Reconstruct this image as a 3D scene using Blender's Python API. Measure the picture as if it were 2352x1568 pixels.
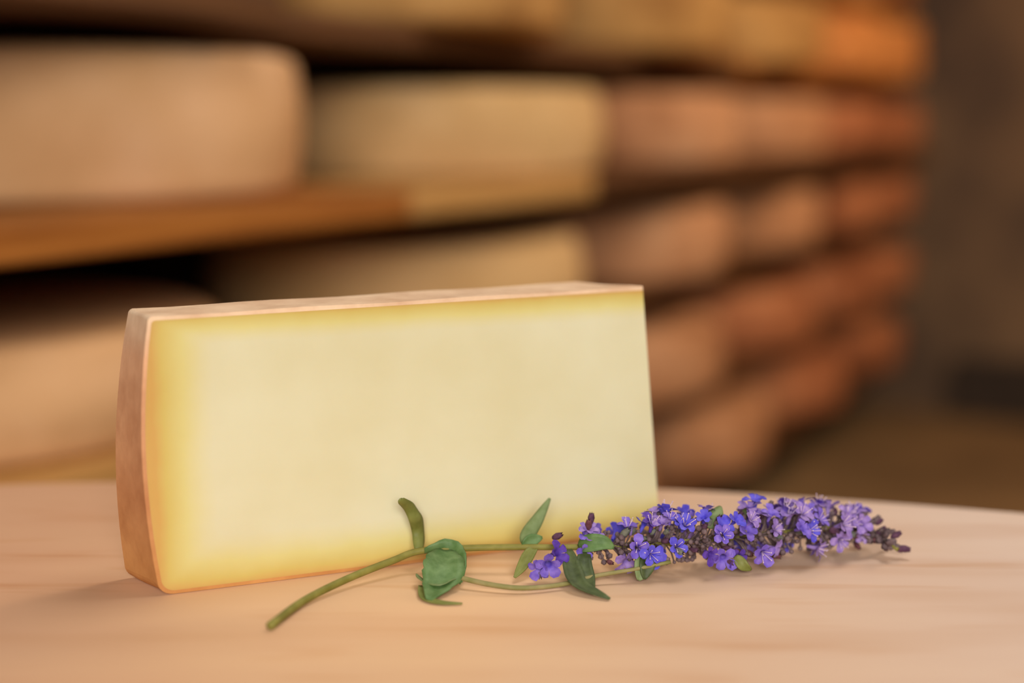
import bpy, bmesh, math, random
from mathutils import Vector, Matrix, noise

for o in list(bpy.data.objects): bpy.data.objects.remove(o)
SC = bpy.context.scene
COL = SC.collection
PI = math.pi

# ------------------------------------------------------------------ camera
FPX = 2352 * 50 / 36
TH = math.atan(501 / FPX)
CZ = 1.05
cam_d = bpy.data.cameras.new('camera'); cam = bpy.data.objects.new('camera', cam_d); COL.objects.link(cam)
cam.location = (0, 0, CZ); cam.rotation_euler = (PI / 2 - TH, 0, 0)
cam_d.lens = 50; cam_d.sensor_width = 36; cam_d.clip_start = .02
cam_d.dof.use_dof = True; cam_d.dof.focus_distance = 0.73; cam_d.dof.aperture_fstop = 1.9
SC.camera = cam

# ------------------------------------------------------------------ world, lights, exposure
SC.view_settings.view_transform = 'Standard'; SC.view_settings.look = 'None'
SC.view_settings.exposure = 0.0; SC.view_settings.gamma = 1; SC.view_settings.use_curve_mapping = False
w = bpy.data.worlds.new('world'); SC.world = w; w.use_nodes = True
w.node_tree.nodes['Background'].inputs[0].default_value = (1, .90, .80, 1)
w.node_tree.nodes['Background'].inputs[1].default_value = .36

def area(name, loc, target, size, power, col):
    d = bpy.data.lights.new(name, 'AREA'); d.shape = 'RECTANGLE'; d.size = size[0]; d.size_y = size[1]
    d.energy = power; d.color = col
    o = bpy.data.objects.new(name, d); COL.objects.link(o); o.location = loc
    o.rotation_euler = (Vector(target) - Vector(loc)).to_track_quat('-Z', 'Y').to_euler()
    return o
area('key_light', (.15, -2.0, 1.9), (0, 1.3, .9), (1.5, 1.0), 86, (1, .985, .955))
area('ceiling_light', (.45, 1.0, 2.55), (.1, .9, .8), (.7, .7), 13, (1, .98, .96))
area('aisle_fill', (1.9, 2.6, 2.5), (.3, 3.2, .8), (1.0, 1.0), 44, (1, .76, .52))  # unseen fill, added to brighten the far wheels and end wall
pl = bpy.data.lights.new('corridor_lamp', 'POINT'); pl.energy = 16; pl.color = (1, .50, .20); pl.shadow_soft_size = .12
po = bpy.data.objects.new('corridor_lamp', pl); COL.objects.link(po); po.location = (2.05, 3.9, 2.05)

# ------------------------------------------------------------------ helpers
FW = Vector((0, math.cos(TH), -math.sin(TH))); UP = Vector((0, math.sin(TH), math.cos(TH)))
TZ = .817                                   # height of the table top
def at(px, py, z):
    """world point at height z above the table top, seen at that pixel"""
    d = FW * FPX + Vector((1, 0, 0)) * (px - 1176) + UP * (784 - py)
    t = (TZ + z - CZ) / d.z
    return Vector((0, 0, CZ)) + d * t

def lin(c):
    return tuple(((v / 255) / 12.92 if v <= 10 else ((v / 255 + .055) / 1.055) ** 2.4) for v in c) + (1,)

class NT:
    def __init__(s, name, rough=.7, spec=.3):
        s.m = bpy.data.materials.new(name); s.m.use_nodes = True; s.t = s.m.node_tree; s.b = s.t.nodes['Principled BSDF']
        s.b.inputs['Roughness'].default_value = rough; s.b.inputs['Specular IOR Level'].default_value = spec
    def n(s, k, **kw):
        x = s.t.nodes.new(k)
        for a, v in kw.items(): setattr(x, a, v)
        return x
    def l(s, a, b): s.t.links.new(a, b)
    def coords(s, scale=(1, 1, 1), kind='Object', rot=(0, 0, 0)):
        tc = s.n('ShaderNodeTexCoord'); mp = s.n('ShaderNodeMapping'); mp.inputs['Scale'].default_value = scale
        mp.inputs['Rotation'].default_value = rot
        s.l(tc.outputs[kind], mp.inputs[0]); return mp.outputs[0]
    def noise(s, vec, scale, detail=4, rough=.5):
        x = s.n('ShaderNodeTexNoise'); x.inputs['Scale'].default_value = scale; x.inputs['Detail'].default_value = detail
        x.inputs['Roughness'].default_value = rough; s.l(vec, x.inputs['Vector']); return x.outputs['Fac']
    def ramp(s, fac, stops):
        x = s.n('ShaderNodeValToRGB'); e = x.color_ramp.elements
        e[0].position = stops[0][0]; e[0].color = lin(stops[0][1]); e[1].position = stops[-1][0]; e[1].color = lin(stops[-1][1])
        for p, c in stops[1:-1]: q = e.new(p); q.color = lin(c)
        s.l(fac, x.inputs[0]); return x.outputs[0]
    def mix(s, fac, a, b, mode='MIX'):
        x = s.n('ShaderNodeMix', data_type='RGBA', blend_type=mode)
        if isinstance(fac, float): x.inputs[0].default_value = fac
        else: s.l(fac, x.inputs[0])
        for i, v in ((6, a), (7, b)):
            if isinstance(v, tuple): x.inputs[i].default_value = v
            else: s.l(v, x.inputs[i])
        return x.outputs[2]
    def col(s, c): s.l(c, s.b.inputs['Base Color'])
    def bump(s, h, strength=.3, dist=.002):
        x = s.n('ShaderNodeBump'); x.inputs['Strength'].default_value = strength; x.inputs['Distance'].default_value = dist
        s.l(h, x.inputs['Height']); s.l(x.outputs[0], s.b.inputs['Normal'])

def simple(name, c1, c2, scale=40, rough=.7, spec=.3, stretch=(1, 1, 1), bump=.2, bd=.001, rnd=0):
    m = NT(name, rough, spec); v = m.coords(stretch)
    if rnd:
        oi = m.n('ShaderNodeObjectInfo'); ad = m.n('ShaderNodeVectorMath', operation='ADD'); mu = m.n('ShaderNodeVectorMath', operation='SCALE')
        cb = m.n('ShaderNodeCombineXYZ')
        for i in range(3): m.l(oi.outputs['Random'], cb.inputs[i])
        m.l(cb.outputs[0], mu.inputs[0]); mu.inputs['Scale'].default_value = 37
        m.l(v, ad.inputs[0]); m.l(mu.outputs[0], ad.inputs[1]); v = ad.outputs[0]
    f = m.noise(v, scale); m.col(m.ramp(f, [(.3, c1), (.7, c2)]))
    if bump: m.bump(m.noise(v, scale * 3), bump, bd)
    return m.m

def link(name, bm, mat, parent=None, smooth=True, loc=None, kind=None):
    me = bpy.data.meshes.new(name); bmesh.ops.recalc_face_normals(bm, faces=bm.faces); bm.to_mesh(me); bm.free()
    if mat: me.materials.append(mat)
    if smooth:
        for p in me.polygons: p.use_smooth = True
    o = bpy.data.objects.new(name, me); COL.objects.link(o)
    if parent: o.parent = parent
    if loc: o.location = loc
    if kind: o['kind'] = kind
    return o
def tag(o, label, cat, group=None):
    o['label'] = label; o['category'] = cat
    if group: o['group'] = group
def empty(name, loc, rz=0):
    o = bpy.data.objects.new(name, None); COL.objects.link(o); o.location = loc; o.rotation_euler = (0, 0, rz); o.empty_display_size = .05; return o
def bevel(o, wd, seg=2):
    m = o.modifiers.new('bevel', 'BEVEL'); m.width = wd; m.segments = seg; m.limit_method = 'ANGLE'; return o

def prism(bm, pts, z0, z1):
    a = [bm.verts.new((p[0], p[1], z0)) for p in pts]; b = [bm.verts.new((p[0], p[1], z1)) for p in pts]
    bm.faces.new(a[::-1]); bm.faces.new(b)
    for i in range(len(pts)):
        j = (i + 1) % len(pts); bm.faces.new((a[i], a[j], b[j], b[i]))

# ------------------------------------------------------------------ materials
def wood(name, c1, c2, c3, sx=1, rough=.6):
    m = NT(name, rough, .25); v = m.coords((sx, 14 * sx, 14 * sx))
    f = m.noise(v, 3.0, 6, .6); c = m.ramp(f, [(.28, c1), (.5, c2), (.72, c3)])
    g = m.noise(m.coords((3 * sx, 60 * sx, 60 * sx)), 3, 3); c = m.mix(g, c, m.mix(1.0, c, (.82, .76, .70, 1), 'MULTIPLY'))
    m.col(c); m.bump(g, .25, .001); return m.m

# pale beech top: more orange to the left, paler and pinkish to the right, with long brown streaks
mt = NT('pale_table_wood', .62, .2)
v = mt.coords((1, 1, 1)); sx = mt.n('ShaderNodeSeparateXYZ'); mt.l(v, sx.inputs[0])
mr = mt.n('ShaderNodeMapRange'); mr.inputs[1].default_value = -.32; mr.inputs[2].default_value = .22; mt.l(sx.outputs[0], mr.inputs[0])
f1 = mt.noise(mt.coords((2.5, 16, 16), rot=(0, 0, .05)), 1.4, 2)
base = mt.ramp(mr.outputs[0], [(0, (222, 174, 138)), (.45, (228, 186, 146)), (1, (224, 198, 180))])
c = mt.mix(1.0, base, mt.ramp(f1, [(.30, (240, 230, 220)), (.5, (250, 247, 244)), (.75, (255, 255, 252))]), 'MULTIPLY')
f2 = mt.noise(mt.coords((7, 55, 55)), 1.2, 2)
c = mt.mix(1.0, c, mt.ramp(f2, [(.25, (244, 233, 222)), (.42, (255, 255, 255)), (1, (255, 255, 255))]), 'MULTIPLY')
mt.col(c); mt.bump(mt.noise(v, 160, 3), .12, .0006); M_TABLE = mt.m

M_STONE = simple('cellar_stone', (84, 70, 60), (132, 106, 80), 3.0, .9, .1, bump=.6, bd=.02)
M_FLOOR = simple('cellar_floor', (116, 92, 64), (150, 120, 84), 2.2, .85, .1, bump=.3, bd=.01)
M_DARKSTONE = simple('dark_base_stone', (52, 44, 38), (74, 60, 48), 3, .8, .2, bump=.4, bd=.01)
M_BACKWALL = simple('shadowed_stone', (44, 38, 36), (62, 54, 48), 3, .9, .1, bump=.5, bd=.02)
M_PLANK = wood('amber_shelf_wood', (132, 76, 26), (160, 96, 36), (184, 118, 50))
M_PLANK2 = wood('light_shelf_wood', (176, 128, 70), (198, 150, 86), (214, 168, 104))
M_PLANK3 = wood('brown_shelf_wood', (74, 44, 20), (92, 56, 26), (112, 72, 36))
M_POST = wood('dark_post_wood', (58, 42, 26), (76, 54, 34), (92, 66, 42))

def rind(name, a, b, c):
    m = NT(name, .75, .2); v = m.coords((1, 1, 1))
    oi = m.n('ShaderNodeObjectInfo'); ad = m.n('ShaderNodeVectorMath', operation='ADD'); cb = m.n('ShaderNodeCombineXYZ')
    mm = m.n('ShaderNodeMath', operation='MULTIPLY'); mm.inputs[1].default_value = 31; m.l(oi.outputs['Random'], mm.inputs[0])
    for i in range(3): m.l(mm.outputs[0], cb.inputs[i])
    m.l(v, ad.inputs[0]); m.l(cb.outputs[0], ad.inputs[1]); v = ad.outputs[0]
    f = m.noise(v, 5.5, 5, .6); m.col(m.ramp(f, [(.3, a), (.52, b), (.74, c)])); m.bump(m.noise(v, 45, 4), .35, .003); return m.m
RINDS = {'gold': rind('golden_brown_rind', (150, 104, 54), (186, 138, 78), (204, 158, 98)),
         'orange': rind('lamplit_orange_rind', (186, 112, 56), (216, 144, 78), (228, 160, 96)),  # warm glow of the corridor lamp put into the rind colour
         'pale': rind('pale_rind', (196, 148, 98), (212, 164, 116), (220, 174, 130)),
         'tan': rind('tan_rind', (196, 154, 98), (212, 172, 118), (220, 180, 130)),
         'rose': rind('rose_brown_rind', (150, 98, 62), (194, 138, 96), (212, 160, 118)),
         'russet': rind('russet_rind', (122, 68, 40), (178, 110, 70), (200, 134, 90))}

# ------------------------------------------------------------------ cellar shell
S = 1.7
K = .5                                       # the rack front runs along x = X0 + K*y
X0 = -.6175 * S
UD = Vector((K, 1, 0)).normalized(); ND = Vector((UD.y, -UD.x, 0))   # along the rack, and out of it towards the aisle
def rk(y, off, z):                            # point beside the rack front at depth y (rack-front depth), off metres into the aisle
    return Vector((X0 + K * y, y, z)) + ND * off
ANG = math.atan2(UD.y, UD.x)
def quadbox(name, mat, y0, y1, o0, o1, z0, z1, parent=None, kind=None, bev=0):
    """box aligned with the rack; origin at its base centre so that grain runs along it"""
    c = (rk(y0, 0, 0) + rk(y1, 0, 0)) / 2 + ND * (o0 + o1) / 2; L = (rk(y1, 0, 0) - rk(y0, 0, 0)).length
    bm = bmesh.new(); bmesh.ops.create_cube(bm, size=1)
    for v in bm.verts: v.co = Vector((v.co.x * L, v.co.y * (o1 - o0), (v.co.z + .5) * (z1 - z0)))
    o = link(name, bm, mat, None, False); o.location = (c.x, c.y, z0); o.rotation_euler = (0, 0, ANG)
    if parent:
        o.parent = parent; o.matrix_parent_inverse = parent.matrix_basis.inverted()
    if kind: o['kind'] = kind
    if bev: bevel(o, bev)
    return o
YE = 5.12                                    # rack end / cellar end wall
quadbox('floor', M_FLOOR, -3, YE + .5, -1.2, 3.0, -.1, 0, kind='structure')
quadbox('wall_left', M_BACKWALL, -3, YE + .25, -1.12, -.92, 0, 2.7, kind='structure')
quadbox('wall_back', M_STONE, YE + .02, YE + .25, -1.2, 3.0, 0, 2.7, kind='structure')
quadbox('wall_right', M_STONE, -1.5, YE + .25, 2.8, 3.0, 0, 2.7, kind='structure')
quadbox('ceiling', M_STONE, -1.5, YE + .25, -1.2, 3.0, 2.7, 2.8, kind='structure')
quadbox('base_strip_back', M_DARKSTONE, YE - .04, YE + .02, .10, 2.8, 0, .22, kind='structure', bev=.01)  # darker strip along the foot of the end wall

# ------------------------------------------------------------------ rack with its shelf boards
ZS = {'upper': CZ + .084 * S, 'eye': CZ - .050 * S, 'second': CZ - .190 * S, 'third': CZ - .340 * S, 'lowest': CZ - .480 * S, 'topmost': CZ + .242 * S}
TH_B = .022 * S
RB = rk(.9, -.45, 0)
rack = empty('cheese_rack', (RB.x, RB.y, 0), 0)
tag(rack, 'long wooden cheese-ageing rack of stacked plank shelves receding along the left side', 'rack')
YA, YB = .75, YE - .04
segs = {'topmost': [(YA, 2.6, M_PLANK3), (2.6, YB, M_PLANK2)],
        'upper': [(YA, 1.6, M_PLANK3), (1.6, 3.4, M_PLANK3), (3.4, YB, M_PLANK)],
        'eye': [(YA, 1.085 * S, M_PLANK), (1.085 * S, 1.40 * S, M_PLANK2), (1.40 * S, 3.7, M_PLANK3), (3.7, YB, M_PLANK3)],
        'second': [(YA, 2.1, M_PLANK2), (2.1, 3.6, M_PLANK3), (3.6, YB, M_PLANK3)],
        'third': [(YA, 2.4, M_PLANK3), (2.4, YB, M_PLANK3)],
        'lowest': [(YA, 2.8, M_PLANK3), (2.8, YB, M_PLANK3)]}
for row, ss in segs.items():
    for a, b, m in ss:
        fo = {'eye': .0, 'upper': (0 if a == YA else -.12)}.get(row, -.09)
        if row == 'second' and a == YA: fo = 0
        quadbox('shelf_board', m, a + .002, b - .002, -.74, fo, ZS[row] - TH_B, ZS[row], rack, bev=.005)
for y in (.9, 2.3, 3.7, YB - .06):
    for off in (-.80,):
        quadbox('post', M_POST, y - .035, y + .035, off - .06, off + .055, 0, 2.1, rack)
    for row in ZS:
        quadbox('crossbar', M_POST, y - .03, y + .03, -.78, -.67, ZS[row] - TH_B - .028, ZS[row] - TH_B - .0005, rack)

# ------------------------------------------------------------------ cheese wheels
def wheel_bm(r, h, seed):
    bm = bmesh.new(); e = .012 * S; prof = [(0, 0), (r * .5, 0), (r - e * 1.6, 0)]
    for i in range(1, 7):
        a = PI / 2 * i / 6; prof.append((r - e * 1.25 + e * math.sin(a) * .95, e - e * math.cos(a)))
    for i in range(1, 8):
        t = i / 8; prof.append((r - e * .3 + e * .35 * math.sin(PI * t), e + (h - 2 * e) * t))
    for i in range(7):
        a = PI / 2 * i / 6; prof.append((r - e * 1.25 + e * math.cos(a) * .95, h - e + e * math.sin(a)))
    prof += [(r * .5, h), (0, h)]
    N = 72; rings = []
    for (R, z) in prof:
        if R == 0: rings.append([bm.verts.new((0, 0, z))]); continue
        rg = []
        for k in range(N):
            a = 2 * PI * k / N
            d = noise.noise(Vector((math.cos(a) * 1.5 + seed, math.sin(a) * 1.5, z * 8))) * .006 * S
            rg.append(bm.verts.new(((R + d) * math.cos(a), (R + d) * math.sin(a), z)))
        rings.append(rg)
    for A, B in zip(rings, rings[1:]):
        for k in range(N):
            j = (k + 1) % N
            if len(A) == 1: bm.faces.new((A[0], B[j], B[k]))
            elif len(B) == 1: bm.faces.new((A[k], A[j], B[0]))
            else: bm.faces.new((A[k], A[j], B[j], B[k]))
    return bm

def wheel(row, y, r, h, mat, label, out=.0, seed=0):
    # y: depth of the wheel's centre; stands on the shelf board, its front at the rack front (+out)
    yy = y * S; off = -(r + .012) * S + out * S
    y_front = yy - (-off) * UD.x  # foot of the perpendicular on the rack front
    p = rk(y_front, off, ZS[row])
    o = link('round_cheese', wheel_bm(r * S, h * S, seed), RINDS[mat]); o.location = (p.x, p.y, ZS[row] + .0004)
    o.rotation_euler = (0, 0, seed * 1.3)
    tag(o, label, 'cheese', {'topmost': 'cheese wheels on the topmost shelf', 'upper': 'cheese wheels on the upper shelf', 'eye': 'cheese wheels on the middle shelf', 'second': 'cheese wheels on the second shelf down',
                      'third': 'cheese wheels on the third shelf down', 'lowest': 'cheese wheels on the lowest shelf'}[row])
W = [
 ('upper', .95, .185, .10, 'gold', 'tan cheese wheel above the big nearest one, cut off by the top of the frame'),
 ('upper', 1.40, .185, .10, 'gold', 'tan wheel on the upper shelf over the second wheel of the middle shelf'),
 ('upper', 1.84, .185, .10, 'gold', 'tan wheel third along the upper shelf, halfway to the cellar end wall'),
 ('upper', 2.25, .18, .10, 'gold', 'golden wheel fourth along the upper shelf'),
 ('upper', 2.62, .165, .105, 'orange', 'orange cheese wheel one before the far end of the upper shelf'),
 ('upper', 2.93, .14, .11, 'orange', 'bright orange cheese wheel at the far end of the upper shelf'),
 ('eye', 1.033, .19, .097, 'pale', 'large pale tan cheese wheel nearest the camera, resting on the amber plank'),
 ('eye', 1.475, .184, .084, 'tan', 'golden tan cheese wheel right of the big pale one, above the light plank end'),
 ('eye', 1.88, .195, .088, 'rose', 'rose-brown wheel third along the middle shelf'),
 ('eye', 2.28, .185, .088, 'rose', 'rose-brown wheel fourth along the middle shelf'),
 ('eye', 2.64, .17, .088, 'russet', 'reddish wheel fifth along the middle shelf'),
 ('eye', 2.93, .14, .088, 'russet', 'reddish-orange wheel at the far end of the middle shelf'),
 ('second', .92, .19, .068, 'pale', 'pale tan cheese wheel at the far left behind the heel of the cut piece'),
 ('second', 1.44, .19, .080, 'tan', 'shaded tan wheel right behind the top edge of the cut cheese'),
 ('second', 1.86, .195, .090, 'rose', 'brown wheel beside the upper right corner of the cut cheese'),
 ('second', 2.27, .19, .090, 'rose', 'brown wheel second to the right of the cut cheese, second shelf down'),
 ('second', 2.64, .17, .090, 'russet', 'reddish wheel on the second shelf down, one before its far end'),
 ('second', 2.93, .14, .090, 'russet', 'reddish wheel on the second shelf down, at its far end'),
 ('third', 1.42, .19, .090, 'rose', 'rose-brown wheel beside the right edge of the cut cheese, third shelf down'),
 ('third', 1.85, .19, .090, 'rose', 'rose-brown wheel second in view along the third shelf down'),
 ('third', 2.27, .19, .090, 'russet', 'russet wheel third in view along the third shelf down'),
 ('third', 2.64, .17, .090, 'russet', 'russet wheel on the third shelf down, before the last one'),
 ('third', 2.93, .14, .090, 'russet', 'dark russet wheel at the far end of the third shelf down'),
 ('lowest', 1.62, .185, .090, 'rose', 'brown wheel low down just above the flower spike, nearest on the lowest shelf'),
 ('lowest', 2.05, .19, .090, 'rose', 'russet wheel second along the lowest visible shelf'),
 ('lowest', 2.46, .18, .090, 'russet', 'russet wheel third along the lowest visible shelf'),
 ('lowest', 2.86, .165, .090, 'russet', 'dark russet wheel at the far end of the lowest visible shelf'),
 ('topmost', 2.47, .18, .10, 'russet', 'brown wheel on the topmost shelf near the upper edge of the frame'),
 ('topmost', 2.88, .165, .10, 'russet', 'brown wheel in the upper right at the far end of the topmost shelf'),
]
for i, (row, y, r, h, m, lab) in enumerate(W):
    wheel(row, y, r, h, m, lab, out={'eye': -.012 if i == 6 else .008, 'second': .004}.get(row, .004), seed=i * 1.7)

# ------------------------------------------------------------------ table: round-fronted counter top on a trestle
tb = empty('wooden_table', (.05, .6, 0))
tag(tb, 'pale wooden table with a gently curved far edge, in the foreground', 'table')
XC, YC, RT = -.07, -.20, 1.112
P1 = at(0, 1110, 0); P2 = at(1500, 1120, 0); P3 = at(2352, 1176, 0)
def circ(a, b, c):
    ax, ay, bx, by, cx, cy = a.x, a.y, b.x, b.y, c.x, c.y
    d = 2 * (ax * (by - cy) + bx * (cy - ay) + cx * (ay - by))
    ux = ((ax**2 + ay**2) * (by - cy) + (bx**2 + by**2) * (cy - ay) + (cx**2 + cy**2) * (ay - by)) / d
    uy = ((ax**2 + ay**2) * (cx - bx) + (bx**2 + by**2) * (ax - cx) + (cx**2 + cy**2) * (bx - ax)) / d
    return ux, uy, math.hypot(ax - ux, ay - uy)
XC, YC, RT = circ(P1, P2, P3)
pts = []
xl, xr = -.47, .62
for i in range(49):
    x = xr + (xl - xr) * i / 48; pts.append((x, YC + math.sqrt(RT**2 - (x - XC)**2)))
pts += [(xl, .36), (xr, .36)]
bm = bmesh.new(); prism(bm, [(p[0] - .05, p[1] - .6) for p in pts], TZ - .035, TZ)
to = link('table_top', bm, M_TABLE, tb, False); bevel(to, .003, 3)
M_TLEG = wood('table_leg_wood', (120, 84, 52), (150, 106, 66), (170, 124, 80))
for x, y in ((-.36, .42), (.5, .42), (-.34, .74), (.42, .70)):
    bm = bmesh.new(); bmesh.ops.create_cube(bm, size=1)
    for v in bm.verts: v.co = Vector((v.co.x * .05 + x - .05, v.co.y * .05 + y - .6, (v.co.z + .5) * (TZ - .0351)))
    link('leg', bm, M_TLEG, tb, False)
bm = bmesh.new(); prism(bm, [(-.385 - .05, .425 - .6), (.525 - .05, .425 - .6), (.445 - .05, .70 - .6), (-.365 - .05, .72 - .6)], TZ - .095, TZ - .0352)
link('apron', bm, M_TLEG, tb, False)

# ------------------------------------------------------------------ cut cheese
A = at(370, 1368, 0); B = at(1512, 1222, 0)
ce = empty('cheese_slice', (A.x, A.y, TZ), math.atan2(B.y - A.y, B.x - A.x))
tag(ce, 'thick cut slice of creamy yellow cheese with tan rind standing upright on the table', 'cheese')
DEP = .035
def outline(inset):
    """closed outline (s, z) of the upright cut face, heel on the left, slanted cut on the right"""
    i = inset; P = []
    # heel: bulging line from bottom to top, rounded corners
    zb, zt = i, .1405 - i
    r = .008 - i * .6
    def heel(z): return -.0062 * math.sin(PI * min(max(z / .1405, 0), 1)) ** .8 - .0008 * (z / .14) + i
    c0 = heel(zb + r)
    for k in range(7):
        a = PI / 2 * k / 6
        P.append((c0 + r - r * math.sin(a) * 1.0, zb + r - r * math.cos(a)))
    for k in range(1, 12):
        z = zb + r + (zt - zb - 1.3 * r) * k / 12; P.append((heel(z), z))
    c1 = heel(zt - r * .3)
    for k in range(6):
        a = PI / 2 * k / 5
        P.append((c1 + r * .3 - r * .3 * math.cos(a), zt - r * .3 + r * .3 * math.sin(a)))
    return P
def right(z, i=0): return .2835 - (.2835 - .2700) * (z / .1430)
TOPR = .1430
def full(inset):
    P = outline(inset)
    N = 14; zl = P[-1][1]; sl = P[-1][0]
    zr = TOPR - inset
    for k in range(1, N + 1):
        t = k / N; s = sl + (right(zr) - sl) * t; P.append((s, zl + (zr - zl) * t))
    for k in range(1, 8):
        z = zr + (inset - zr) * k / 8; P.append((right(z), z))
    P.append((right(inset), inset))
    s0 = P[0][0]
    for k in range(1, N):
        t = k / N; P.append((right(inset) + (s0 - right(inset)) * t, inset))
    return P
def place(s, z, d):
    """depth d in 0..1: the heel curves back and the far end is cut obliquely"""
    sh = -(.0112 - .0072 * z / .14) * d ** 1.1 * max(0, 1 - s / .27)
    bk = -.0240 * d * max(0, s / .27)
    return Vector((s + sh + bk * 1.0, DEP * d, z))
RT_ = .0020
inn = full(RT_)
bm = bmesh.new(); ND_ = 6; rows = []
for k in range(ND_ + 1): rows.append([bm.verts.new(place(s, z, k / ND_)) for s, z in inn])
def grid_face(vs): return bm.faces.new(vs)
grid_face(rows[0][::-1]); grid_face(rows[-1])
n = len(inn)
for k in range(ND_):
    for j in range(n):
        q = (j + 1) % n; bm.faces.new((rows[k][j], rows[k][q], rows[k + 1][q], rows[k + 1][j]))
mp_ = NT('cream_cheese_paste', .42, .35)
# the paste is deeper yellow near the rind and pale cream in the heart
tc = mp_.n('ShaderNodeTexCoord'); sp = mp_.n('ShaderNodeSeparateXYZ'); mp_.l(tc.outputs['Object'], sp.inputs[0])
def m2(op, a, b):
    x = mp_.n('ShaderNodeMath', operation=op)
    for i, v in enumerate((a, b)):
        if v is None: continue
        if isinstance(v, (int, float)): x.inputs[i].default_value = v
        else: mp_.l(v, x.inputs[i])
    return x.outputs[0]
def smin(a, b):
    x = mp_.n('ShaderNodeMath', operation='SMOOTH_MIN'); mp_.l(a, x.inputs[0]); mp_.l(b, x.inputs[1]); x.inputs[2].default_value = .25; return x.outputs[0]
dx = m2('DIVIDE', m2('ADD', sp.outputs[0], .001), .030)
dtop = m2('DIVIDE', m2('SUBTRACT', .1405, sp.outputs[2]), .015)
dbot = m2('DIVIDE', m2('SUBTRACT', sp.outputs[2], .001), .026)
dd = smin(smin(dx, dtop), dbot)
nz = mp_.noise(mp_.coords((1, 1, 1)), 38, 3)
dd = m2('ADD', dd, m2('MULTIPLY', m2('SUBTRACT', nz, .5), .22))
c = mp_.ramp(dd, [(.03, (206, 164, 92)), (.20, (208, 186, 106)), (.5, (216, 204, 136)), (.8, (218, 210, 166)), (1.0, (218, 212, 177))])
c = mp_.mix(1.0, c, mp_.ramp(mp_.noise(mp_.coords((1, 1, 1)), 14, 3), [(.3, (247, 243, 232)), (.7, (255, 255, 255))]), 'MULTIPLY')
mp_.col(c); mp_.bump(mp_.noise(mp_.coords((1, 1, 1)), 120, 3), .08, .0006)
mp_.b.inputs['Subsurface Weight'].default_value = .15; mp_.b.inputs['Subsurface Radius'].default_value = (.01, .006, .003); mp_.b.inputs['Subsurface Scale'].default_value = .5
po_ = link('paste', bm, mp_.m, ce, False)

# rind: a shell over heel, top and bottom (the right end is a bare cut)
m = NT('pinkish_tan_rind', .8, .2); v = m.coords((1, 1, 1)); f = m.noise(v, 30, 5, .6)
sz = m.n('ShaderNodeSeparateXYZ'); m.l(v, sz.inputs[0])
mrr = m.n('ShaderNodeMapRange'); mrr.inputs[1].default_value = .0; mrr.inputs[2].default_value = .14; m.l(sz.outputs[2], mrr.inputs[0])
c = m.ramp(mrr.outputs[0], [(0, (206, 146, 84)), (.35, (206, 146, 98)), (.85, (222, 170, 130)), (1, (244, 212, 176))])  # tan to pink upwards; top brightened in colour for light from above
c = m.mix(1.0, c, m.ramp(f, [(.3, (222, 208, 200)), (.65, (255, 255, 255))]), 'MULTIPLY'); m.col(c); m.bump(m.noise(v, 90, 4), .4, .0012); M_RIND = m.m
out = full(0.0)
nb = 14
def strip_idx():
    # outline order: bottom-left corner -> heel -> top -> right cut (8) -> bottom back to start
    heel_top = len(outline(0)) + 14
    return heel_top
ht = strip_idx()
def openpath(P):
    # start from bottom right, along the bottom to the left corner, up the heel, along the top
    bot = P[ht + 7:][:]           # bottom right corner ... towards the left
    return bot + P[:ht]
po1, pi1 = openpath(out), openpath(inn)
bm = bmesh.new(); O = []; I = []
for k in range(ND_ + 1):
    O.append([bm.verts.new(place(s, z, k / ND_) + Vector((0, 0, .0003 * math.sin(s * 260 + k)))) for s, z in po1])
    I.append([bm.verts.new(place(s, z, k / ND_)) for s, z in pi1])
n = len(po1)
for k in range(ND_):
    for j in range(n - 1):
        bm.faces.new((O[k][j], O[k][j + 1], O[k + 1][j + 1], O[k + 1][j])); bm.faces.new((I[k][j], I[k + 1][j], I[k + 1][j + 1], I[k][j + 1]))
    for j in (0, n - 1): bm.faces.new((O[k][j], O[k + 1][j], I[k + 1][j], I[k][j]))
for k in (0, ND_):
    for j in range(n - 1): bm.faces.new((O[k][j], I[k][j], I[k][j + 1], O[k][j + 1]))
ro = link('rind', bm, M_RIND, ce, True); ro['label'] = 'pinkish tan rind along the heel, top and base'
for v in ro.data.vertices:
    if v.co.z < .0002: v.co.z = .0002
ro.data.polygons.foreach_set('use_smooth', [False] * len(ro.data.polygons))

# ------------------------------------------------------------------ flower sprig
random.seed(11)
M_STEM = simple('green_brown_stem', (112, 106, 40), (140, 132, 62), 120, .6, .3, bump=.1)
M_STEM2 = simple('olive_side_stem', (124, 120, 66), (150, 136, 90), 120, .6, .3, bump=.1)
def leafmat(name, a, b, und):
    m = NT(name, .55, .3); v = m.coords(); f = m.noise(v, 160, 4); c = m.ramp(f, [(.3, a), (.7, b)])
    g = m.n('ShaderNodeNewGeometry'); m.col(m.mix(g.outputs['Backfacing'], c, lin(und))); m.bump(m.noise(v, 500, 2), .3, .0004)
    m.b.inputs['Subsurface Weight'].default_value = .1; m.b.inputs['Subsurface Radius'].default_value = (.002, .003, .001); return m.m
M_LEAF = leafmat('fresh_green_leaf', (66, 98, 42), (108, 134, 82), (134, 146, 110))
M_LEAFO = leafmat('olive_leaf', (104, 108, 46), (128, 130, 66), (130, 130, 84))
M_LEAFD = leafmat('dark_green_leaf', (52, 62, 34), (84, 96, 56), (96, 104, 72))
M_LEAFG = leafmat('grey_green_leaf', (100, 116, 66), (126, 140, 94), (136, 144, 108))
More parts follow.
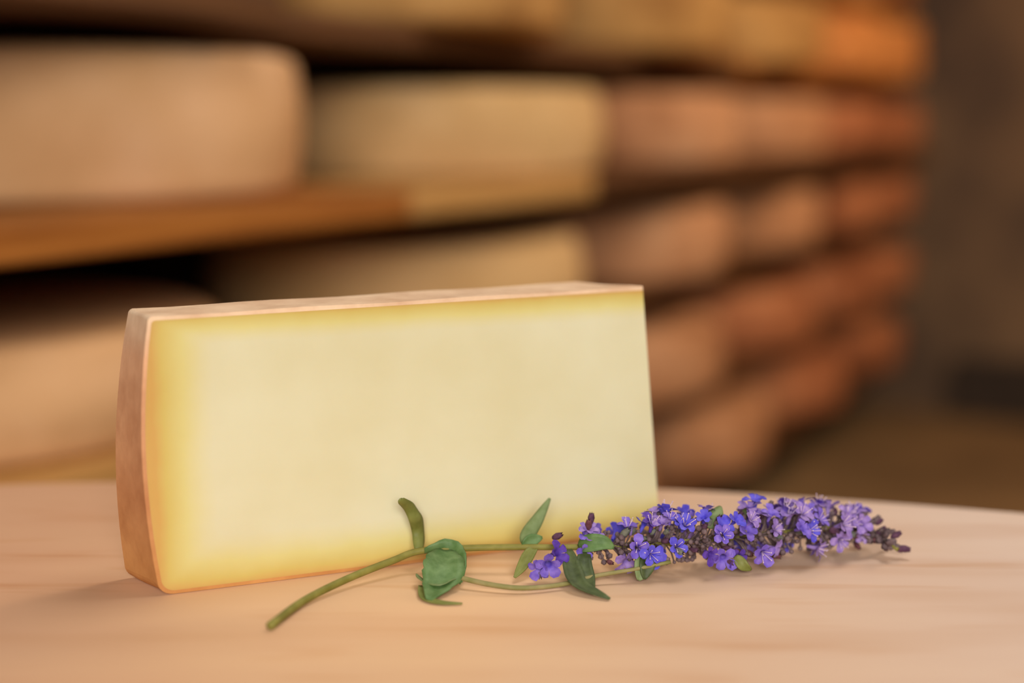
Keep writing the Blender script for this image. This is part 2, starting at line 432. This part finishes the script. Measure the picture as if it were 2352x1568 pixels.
def petalmat(name, a, b):
    m = NT(name, .6, .25); f = m.noise(m.coords(), 300, 3); m.col(m.ramp(f, [(.3, a), (.7, b)]))
    m.b.inputs['Subsurface Weight'].default_value = .25; m.b.inputs['Subsurface Radius'].default_value = (.002, .001, .004); return m.m
M_PET = [petalmat('violet_petal', (96, 72, 176), (140, 114, 200)), petalmat('blue_violet_petal', (72, 62, 186), (108, 98, 206)),
         petalmat('mauve_petal', (120, 90, 168), (168, 140, 196)), petalmat('deep_violet_petal', (72, 44, 132), (100, 68, 166))]
M_CAL = [simple('purple_brown_calyx', (70, 40, 62), (112, 74, 94), 300, .8), simple('grey_green_calyx', (92, 92, 84), (128, 126, 108), 300, .8),
         simple('maroon_calyx', (84, 42, 48), (124, 78, 80), 300, .8), simple('dusty_brown_calyx', (86, 68, 72), (128, 106, 104), 300, .8)]
M_STAMEN = simple('pale_stamen', (196, 168, 196), (222, 196, 210), 300, .7)

sp0 = at(1330, 1275, .012)
sprig = empty('flower_sprig', (sp0.x, sp0.y, TZ))
tag(sprig, 'violet-blue flower spike on a leafy green stem lying in front of the cut cheese', 'flower')
def loc(v): return Vector(v) - Vector((sp0.x, sp0.y, TZ))
def cat(P, n=6):
    """catmull-rom through points"""
    P = [Vector(p) for p in P]; Q = [2 * P[0] - P[1]] + P + [2 * P[-1] - P[-2]]; out = []
    for i in range(1, len(Q) - 2):
        for k in range(n):
            t = k / n; a, b, c, d = Q[i - 1:i + 3]
            out.append(.5 * ((2 * b) + (c - a) * t + (2 * a - 5 * b + 4 * c - d) * t * t + (3 * b - a - 3 * c + d) * t ** 3))
    return out + [P[-1]]
def tube(bm, P, rad, N=8):
    rings = []
    for i, p in enumerate(P):
        t = (P[min(i + 1, len(P) - 1)] - P[max(i - 1, 0)]).normalized(); a = t.cross(Vector((0, .3, 1))).normalized(); b = t.cross(a)
        r = rad(i / (len(P) - 1)) if callable(rad) else rad
        rings.append([bm.verts.new(p + (a * math.cos(2 * PI * k / N) + b * math.sin(2 * PI * k / N)) * r) for k in range(N)])
    for X, Y in zip(rings, rings[1:]):
        for k in range(N): bm.faces.new((X[k], X[(k + 1) % N], Y[(k + 1) % N], Y[k]))
    bm.faces.new(rings[0][::-1]); bm.faces.new(rings[-1])
def L(px, py, z): return loc(at(px, py, z))
# main stem: rests at its cut end, lifts over the leaf, runs into the spike and to its drooping tip
main = cat([L(620, 1437, .0024), L(700, 1378, .003), L(800, 1328, .0055), L(900, 1288, .009), L(965, 1265, .012), L(1080, 1258, .0135), L(1200, 1256, .014), L(1330, 1256, .014),
            L(1480, 1250, .015), L(1640, 1238, .016), L(1800, 1222, .016), L(1920, 1212, .015), L(2000, 1220, .012), L(2062, 1262, .006)], 6)
bm = bmesh.new(); tube(bm, main, lambda t: .0021 - .0010 * t)
link('stem', bm, M_STEM, sprig)
side = cat([L(1040, 1322, .006), L(1120, 1341, .004), L(1200, 1350, .003), L(1290, 1342, .003), L(1370, 1322, .005), L(1450, 1308, .007), L(1540, 1290, .010)], 6)
bm = bmesh.new(); tube(bm, side, lambda t: .0014 - .0004 * t)
so = link('side_stem', bm, M_STEM2, sprig)
def leaf(P, wid, side, mat, fold=.25, name='leaf', pw=.8, ser=0.0):
    """P centre line, wid max half width, side vector across; slightly folded blade with thickness"""
    C = cat(P, 5); bm = bmesh.new(); rows = []; n = len(C)
    for i, p in enumerate(C):
        t = i / (n - 1); tg = (C[min(i + 1, n - 1)] - C[max(i - 1, 0)]).normalized()
        s = Vector(side); s = (s - tg * s.dot(tg)).normalized(); nn = tg.cross(s)
        wv = wid * (math.sin(PI * min(1, (.04 + .93 * t)) ** pw)) ** .8 * (1 + ser * math.sin(i * 2.2)) + .0002
        rows.append([bm.verts.new(p + s * wv * q + nn * (fold * wv * abs(q))) for q in (-1, -.6, -.2, .2, .6, 1)])
    for X, Y in zip(rows, rows[1:]):
        for k in range(5): bm.faces.new((X[k], X[k + 1], Y[k + 1], Y[k]))
    for v in bm.verts: v.co.z = max(v.co.z, .0005)
    o = link(name, bm, mat, sprig); md = o.modifiers.new('thick', 'SOLIDIFY'); md.thickness = .0005; md.offset = 0
    return o
X_ = (1, 0, 0)
# upright curved leaf over the node, seen nearly edge-on
leaf([L(962, 1262, .012), L(964, 1222, .0195), L(957, 1192, .028), L(944, 1169, .034), L(924, 1152, .0400), L(920, 1144, .042)], .0036, (1, .7, .1), M_LEAFO, .5, pw=.62)
# broad folded leaf hanging from the node onto the table
o = leaf([L(975, 1266, .0125), L(1030, 1262, .013), L(1052, 1292, .009), L(1058, 1338, .0035)], .0056, (-.6, .2, -.75), M_LEAF, .35, pw=.9, ser=.05)
leaf([L(1022, 1264, .013), L(1020, 1300, .0095), L(1008, 1340, .004), L(985, 1378, .0012)], .0105, (1, .25, -.1), M_LEAF, .3, pw=.85, ser=.06)
leaf([L(1050, 1330, .0045), L(1010, 1342, .004), L(975, 1330, .005), L(958, 1318, .0055)], .0042, (.3, .8, -.45), M_LEAFG, .3)
leaf([L(965, 1345, .003), L(975, 1372, .0012), L(1010, 1384, .0008), L(1062, 1386, .0008)], .0022, (0, 1, .1), M_LEAFO, .2)
# second node
leaf([L(1214, 1254, .0145), L(1212, 1228, .019), L(1236, 1190, .026), L(1263, 1144, .035)], .0038, (1, .25, .15), M_LEAFG, .35, pw=.72)
leaf([L(1232, 1256, .014), L(1216, 1272, .0115), L(1200, 1300, .007), L(1182, 1326, .003)], .0030, (1, .2, 0), M_LEAFO, .3, pw=.9)
leaf([L(1200, 1252, .015), L(1222, 1240, .017), L(1246, 1234, .018)], .0032, (0, .3, 1), M_LEAF, .3)
# leaves at the foot of the spike
leaf([L(1308, 1262, .014), L(1312, 1300, .009), L(1332, 1345, .0035), L(1400, 1376, .0009)], .0046, (1, .3, .1), M_LEAFD, .4, pw=.95)
leaf([L(1345, 1262, .014), L(1340, 1300, .0085), L(1350, 1330, .004), L(1362, 1362, .0015)], .0042, (1, .3, 0), M_LEAFD, .4)
leaf([L(1330, 1258, .0145), L(1350, 1248, .018), L(1385, 1246, .019), L(1410, 1258, .016)], .0044, (0, .4, 1), M_LEAF, .3)
leaf([L(1348, 1252, .016), L(1345, 1230, .02), L(1352, 1208, .0235), L(1362, 1194, .0255)], .0018, X_, M_LEAFG, .3)
leaf([L(1478, 1246, .017), L(1480, 1280, .012), L(1474, 1310, .006), L(1466, 1332, .0015)], .0050, (1, .2, 0), M_LEAFG, .3, pw=.9)
leaf([L(1492, 1260, .015), L(1486, 1296, .009), L(1480, 1330, .002)], .0042, (1, .2, 0), M_LEAFD, .3)
leaf([L(1625, 1210, .024), L(1640, 1186, .029), L(1655, 1162, .033)], .0048, X_, M_LEAFG, .3)
leaf([L(1700, 1206, .024), L(1712, 1180, .029), L(1722, 1160, .032)], .0026, X_, M_LEAFG, .3)
leaf([L(1690, 1276, .010), L(1705, 1296, .006), L(1726, 1308, .003)], .0028, X_, M_LEAFO, .3)

# floret: short tube opening into five frilled lobes, with stamens (a sub-part)
def floret_bm(sz):
    bm = bmesh.new(); N = 10; prof = [(.10, 0), (.13, .25), (.16, .55), (.26, .75)]; R = []
    for r, z in prof: R.append([bm.verts.new((r * sz * math.cos(2 * PI * k / N), r * sz * math.sin(2 * PI * k / N), z * sz)) for k in range(N)])
    for a, b in zip(R, R[1:]):
        for k in range(N): bm.faces.new((a[k], a[(k + 1) % N], b[(k + 1) % N], b[k]))
    for p in range(5):
        i0, i1, i2 = R[-1][2 * p], R[-1][2 * p + 1], R[-1][(2 * p + 2) % N]; a = 2 * PI * (p + .5) / 5
        ln = random.uniform(.55, .85); cz = random.uniform(.82, 1.02); cu = random.uniform(-.15, .12)
        def pt(da, r, z): return bm.verts.new((r * sz * math.cos(a + da), r * sz * math.sin(a + da), z * sz))
        m0, m1, m2_ = pt(-.58, ln * .72, cz - .02), pt(0, ln * .66, cz - .08), pt(.58, ln * .72, cz - .02)
        t0, t1, t2 = pt(-.34, ln * .98, cz + cu), pt(0, ln * 1.08, cz + cu - .04), pt(.34, ln * .98, cz + cu)
        for q in ((i0, i1, m1, m0), (i1, i2, m2_, m1), (m0, m1, t1, t0), (m1, m2_, t2, t1)): bm.faces.new(q)
    return bm
def stamen_bm(sz):
    bm = bmesh.new()
    for k in range(4):
        a = 2 * PI * k / 4 + .4; d = Vector((math.cos(a) * .2, math.sin(a) * .2, 1))
        tube(bm, [Vector((0, 0, .5 * sz)), d * .9 * sz, (d * 1.35 + Vector((math.cos(a), math.sin(a), 0)) * .12) * sz], .022 * sz, 5)
        bmesh.ops.create_icosphere(bm, subdivisions=1, radius=.05 * sz, matrix=Matrix.Translation((d * 1.38 + Vector((math.cos(a), math.sin(a), 0)) * .13) * sz))
    return bm
def calyx_bm(sz):
    bm = bmesh.new(); N = 10; prof = [(.05, 0), (.22, .12), (.32, .4), (.33, .7), (.26, .95), (.15, 1.1)]; R = []
    for j, (r, z) in enumerate(prof):
        R.append([bm.verts.new(((r + (.05 if k % 2 and j > 2 else 0)) * sz * math.cos(2 * PI * k / N), (r + (.05 if k % 2 and j > 2 else 0)) * sz * math.sin(2 * PI * k / N), (z + (.22 if (k % 2 and j == 5) else 0)) * sz)) for k in range(N)])
    for a, b in zip(R, R[1:]):
        for k in range(N): bm.faces.new((a[k], a[(k + 1) % N], b[(k + 1) % N], b[k]))
    bm.faces.new(R[0][::-1]); bm.faces.new(R[-1]); return bm
def mesh_of(bm, mat):
    me = bpy.data.meshes.new('m'); bmesh.ops.recalc_face_normals(bm, faces=bm.faces); bm.to_mesh(me); bm.free(); me.materials.append(mat)
    for p in me.polygons: p.use_smooth = True
    return me
FM = [[mesh_of(floret_bm(.0080), M_PET[c]) for v in range(3)] for c in range(4)]
SM = mesh_of(stamen_bm(.0074), M_STAMEN)
CM = [mesh_of(calyx_bm(.0052), M_CAL[c]) for c in range(4)]
# axis of the spike
AX = [p for p in main if p.x >= L(1320, 1256, .014).x]
AL = [0]
for a, b in zip(AX, AX[1:]): AL.append(AL[-1] + (b - a).length)
def axis(t):
    q = t * AL[-1]; i = max(j for j in range(len(AX) - 1) if AL[j] <= q + 1e-9); return AX[i].lerp(AX[i + 1], (q - AL[i]) / (AL[i + 1] - AL[i]))
def radius(t):   # envelope of the spike
    for (a, u), (b, v) in zip(RP, RP[1:]):
        if t <= b: return u + (v - u) * (t - a) / (b - a)
    return RP[-1][1]
RP = [(0, .008), (.12, .012), (.24, .0180), (.55, .0160), (.75, .0128), (.86, .0095), (.94, .006), (1, .0045)]
def put(me, name, p, d, sc, roll):
    d = Vector(d).normalized(); p = Vector(p); h = math.sqrt(max(0, 1 - d.z * d.z))   # keep every petal above the table
    low = min((d.z * v.co.z - h * math.hypot(v.co.x, v.co.y)) for v in me.vertices) * sc
    p.z = max(p.z, .0004 - low)
    o = bpy.data.objects.new(name, me); COL.objects.link(o); o.parent = sprig; o.location = p
    q = Vector(d).to_track_quat('Z', 'Y'); o.rotation_mode = 'QUATERNION'
    from mathutils import Quaternion
    o.rotation_quaternion = q @ Quaternion((0, 0, 1), roll); o.scale = (sc,) * 3; return o
def spot(t, a, rr):
    c = axis(t); tg = (axis(min(1, t + .03)) - axis(max(0, t - .03))).normalized(); u = tg.cross(Vector((0, 0, 1))).normalized(); v = u.cross(tg)
    d = u * math.cos(a) + v * math.sin(a); p = c + d * rr
    if p.z < .0048: p.z = .0048 + random.uniform(0, .002)
    return p, d, tg
stub_n = []
fl = 0
while fl < 96:
    t = random.random()
    if t > .87: continue
    a = random.uniform(0, 2 * PI)
    if math.sin(a) < -.3 and random.random() < .5: continue
    if t < .14 and random.random() < .4: continue
    p, d, tg = spot(t, a, max(.003, radius(t) * random.uniform(.62, 1.0) - .0035))
    dn = (d + tg * random.uniform(-.1, .5) + Vector((random.uniform(-.3, .3), random.uniform(-.3, .3), random.uniform(-.1, .3)))).normalized()
    if dn.z < -.25: dn.z = -.1
    cc = random.choices((0, 1, 2, 3), ((3, 5, 1, 2) if .15 < t < .42 else (4, 1, 3, 3)))[0]
    o = put(FM[cc][fl % 3], 'floret', p, dn, random.uniform(.75, 1.15), random.uniform(0, 6))
    if fl % 2 == 0:
        s = bpy.data.objects.new('stamen', SM); COL.objects.link(s); s.parent = o
    fl += 1
cl = 0
while cl < 94:
    t = random.random() ** .85; a = random.uniform(0, 2 * PI)
    if cl >= 66: t = random.uniform(.84, 1.0)
    p, d, tg = spot(t, a, radius(t) * random.uniform(.25, .80) * (.8 if t > .86 else 1))
    dn = (d + tg * random.uniform(.1, .9)).normalized()
    if dn.z < -.2: dn.z = -.05
    low = math.sin(a) < -.2
    cc = 3 if (t > .86 and random.random() < .6) else random.choice((0, 2, 2)) if low else (1 if t < .25 and random.random() < .6 else random.choice((0, 0, 1, 3)))
    put(CM[cc], 'calyx', p, dn, random.uniform(.7, 1.15), random.uniform(0, 6)); cl += 1
# short flower stalks, far more than one could count
bm = bmesh.new()
for k in range(420):
    t = random.random(); a = random.uniform(0, 2 * PI); p, d, tg = spot(t, a, radius(t) * random.uniform(.35, .8) * (.6 if t > .86 else 1)); c = axis(max(0, t - .02))
    tube(bm, [c, c.lerp(p, .5) + tg * .001, p], .0005, 5)
    bmesh.ops.create_icosphere(bm, subdivisions=1, radius=random.uniform(.0010, .0019), matrix=Matrix.Translation(p))
fs = link('flower_stalks', bm, M_CAL[3], sprig); fs['kind'] = 'stuff'
# stray blossom and buds beyond the spike
for (px, py, z, me, sc, d) in ((1256, 1284, .011, FM[0][0], 1.25, (.1, -1, -.1)), (1262, 1276, .0125, FM[3][1], 1.1, (.6, -.6, .4)), (1250, 1296, .0085, FM[0][2], 1.0, (-.4, -.8, -.3))):
    put(me, 'floret', L(px, py, z) , d, sc, 1)
for (px, py, z, c, d) in ((1268, 1236, .0185, 0, (.7, -.3, .4)), (1356, 1204, .0255, 0, (.1, -.1, 1)), (1352, 1218, .023, 2, (0, -.2, 1)), (1240, 1300, .008, 3, (0, -.4, -.8))):
    put(CM[c], 'calyx', L(px, py, z), d, 1.0, 0)
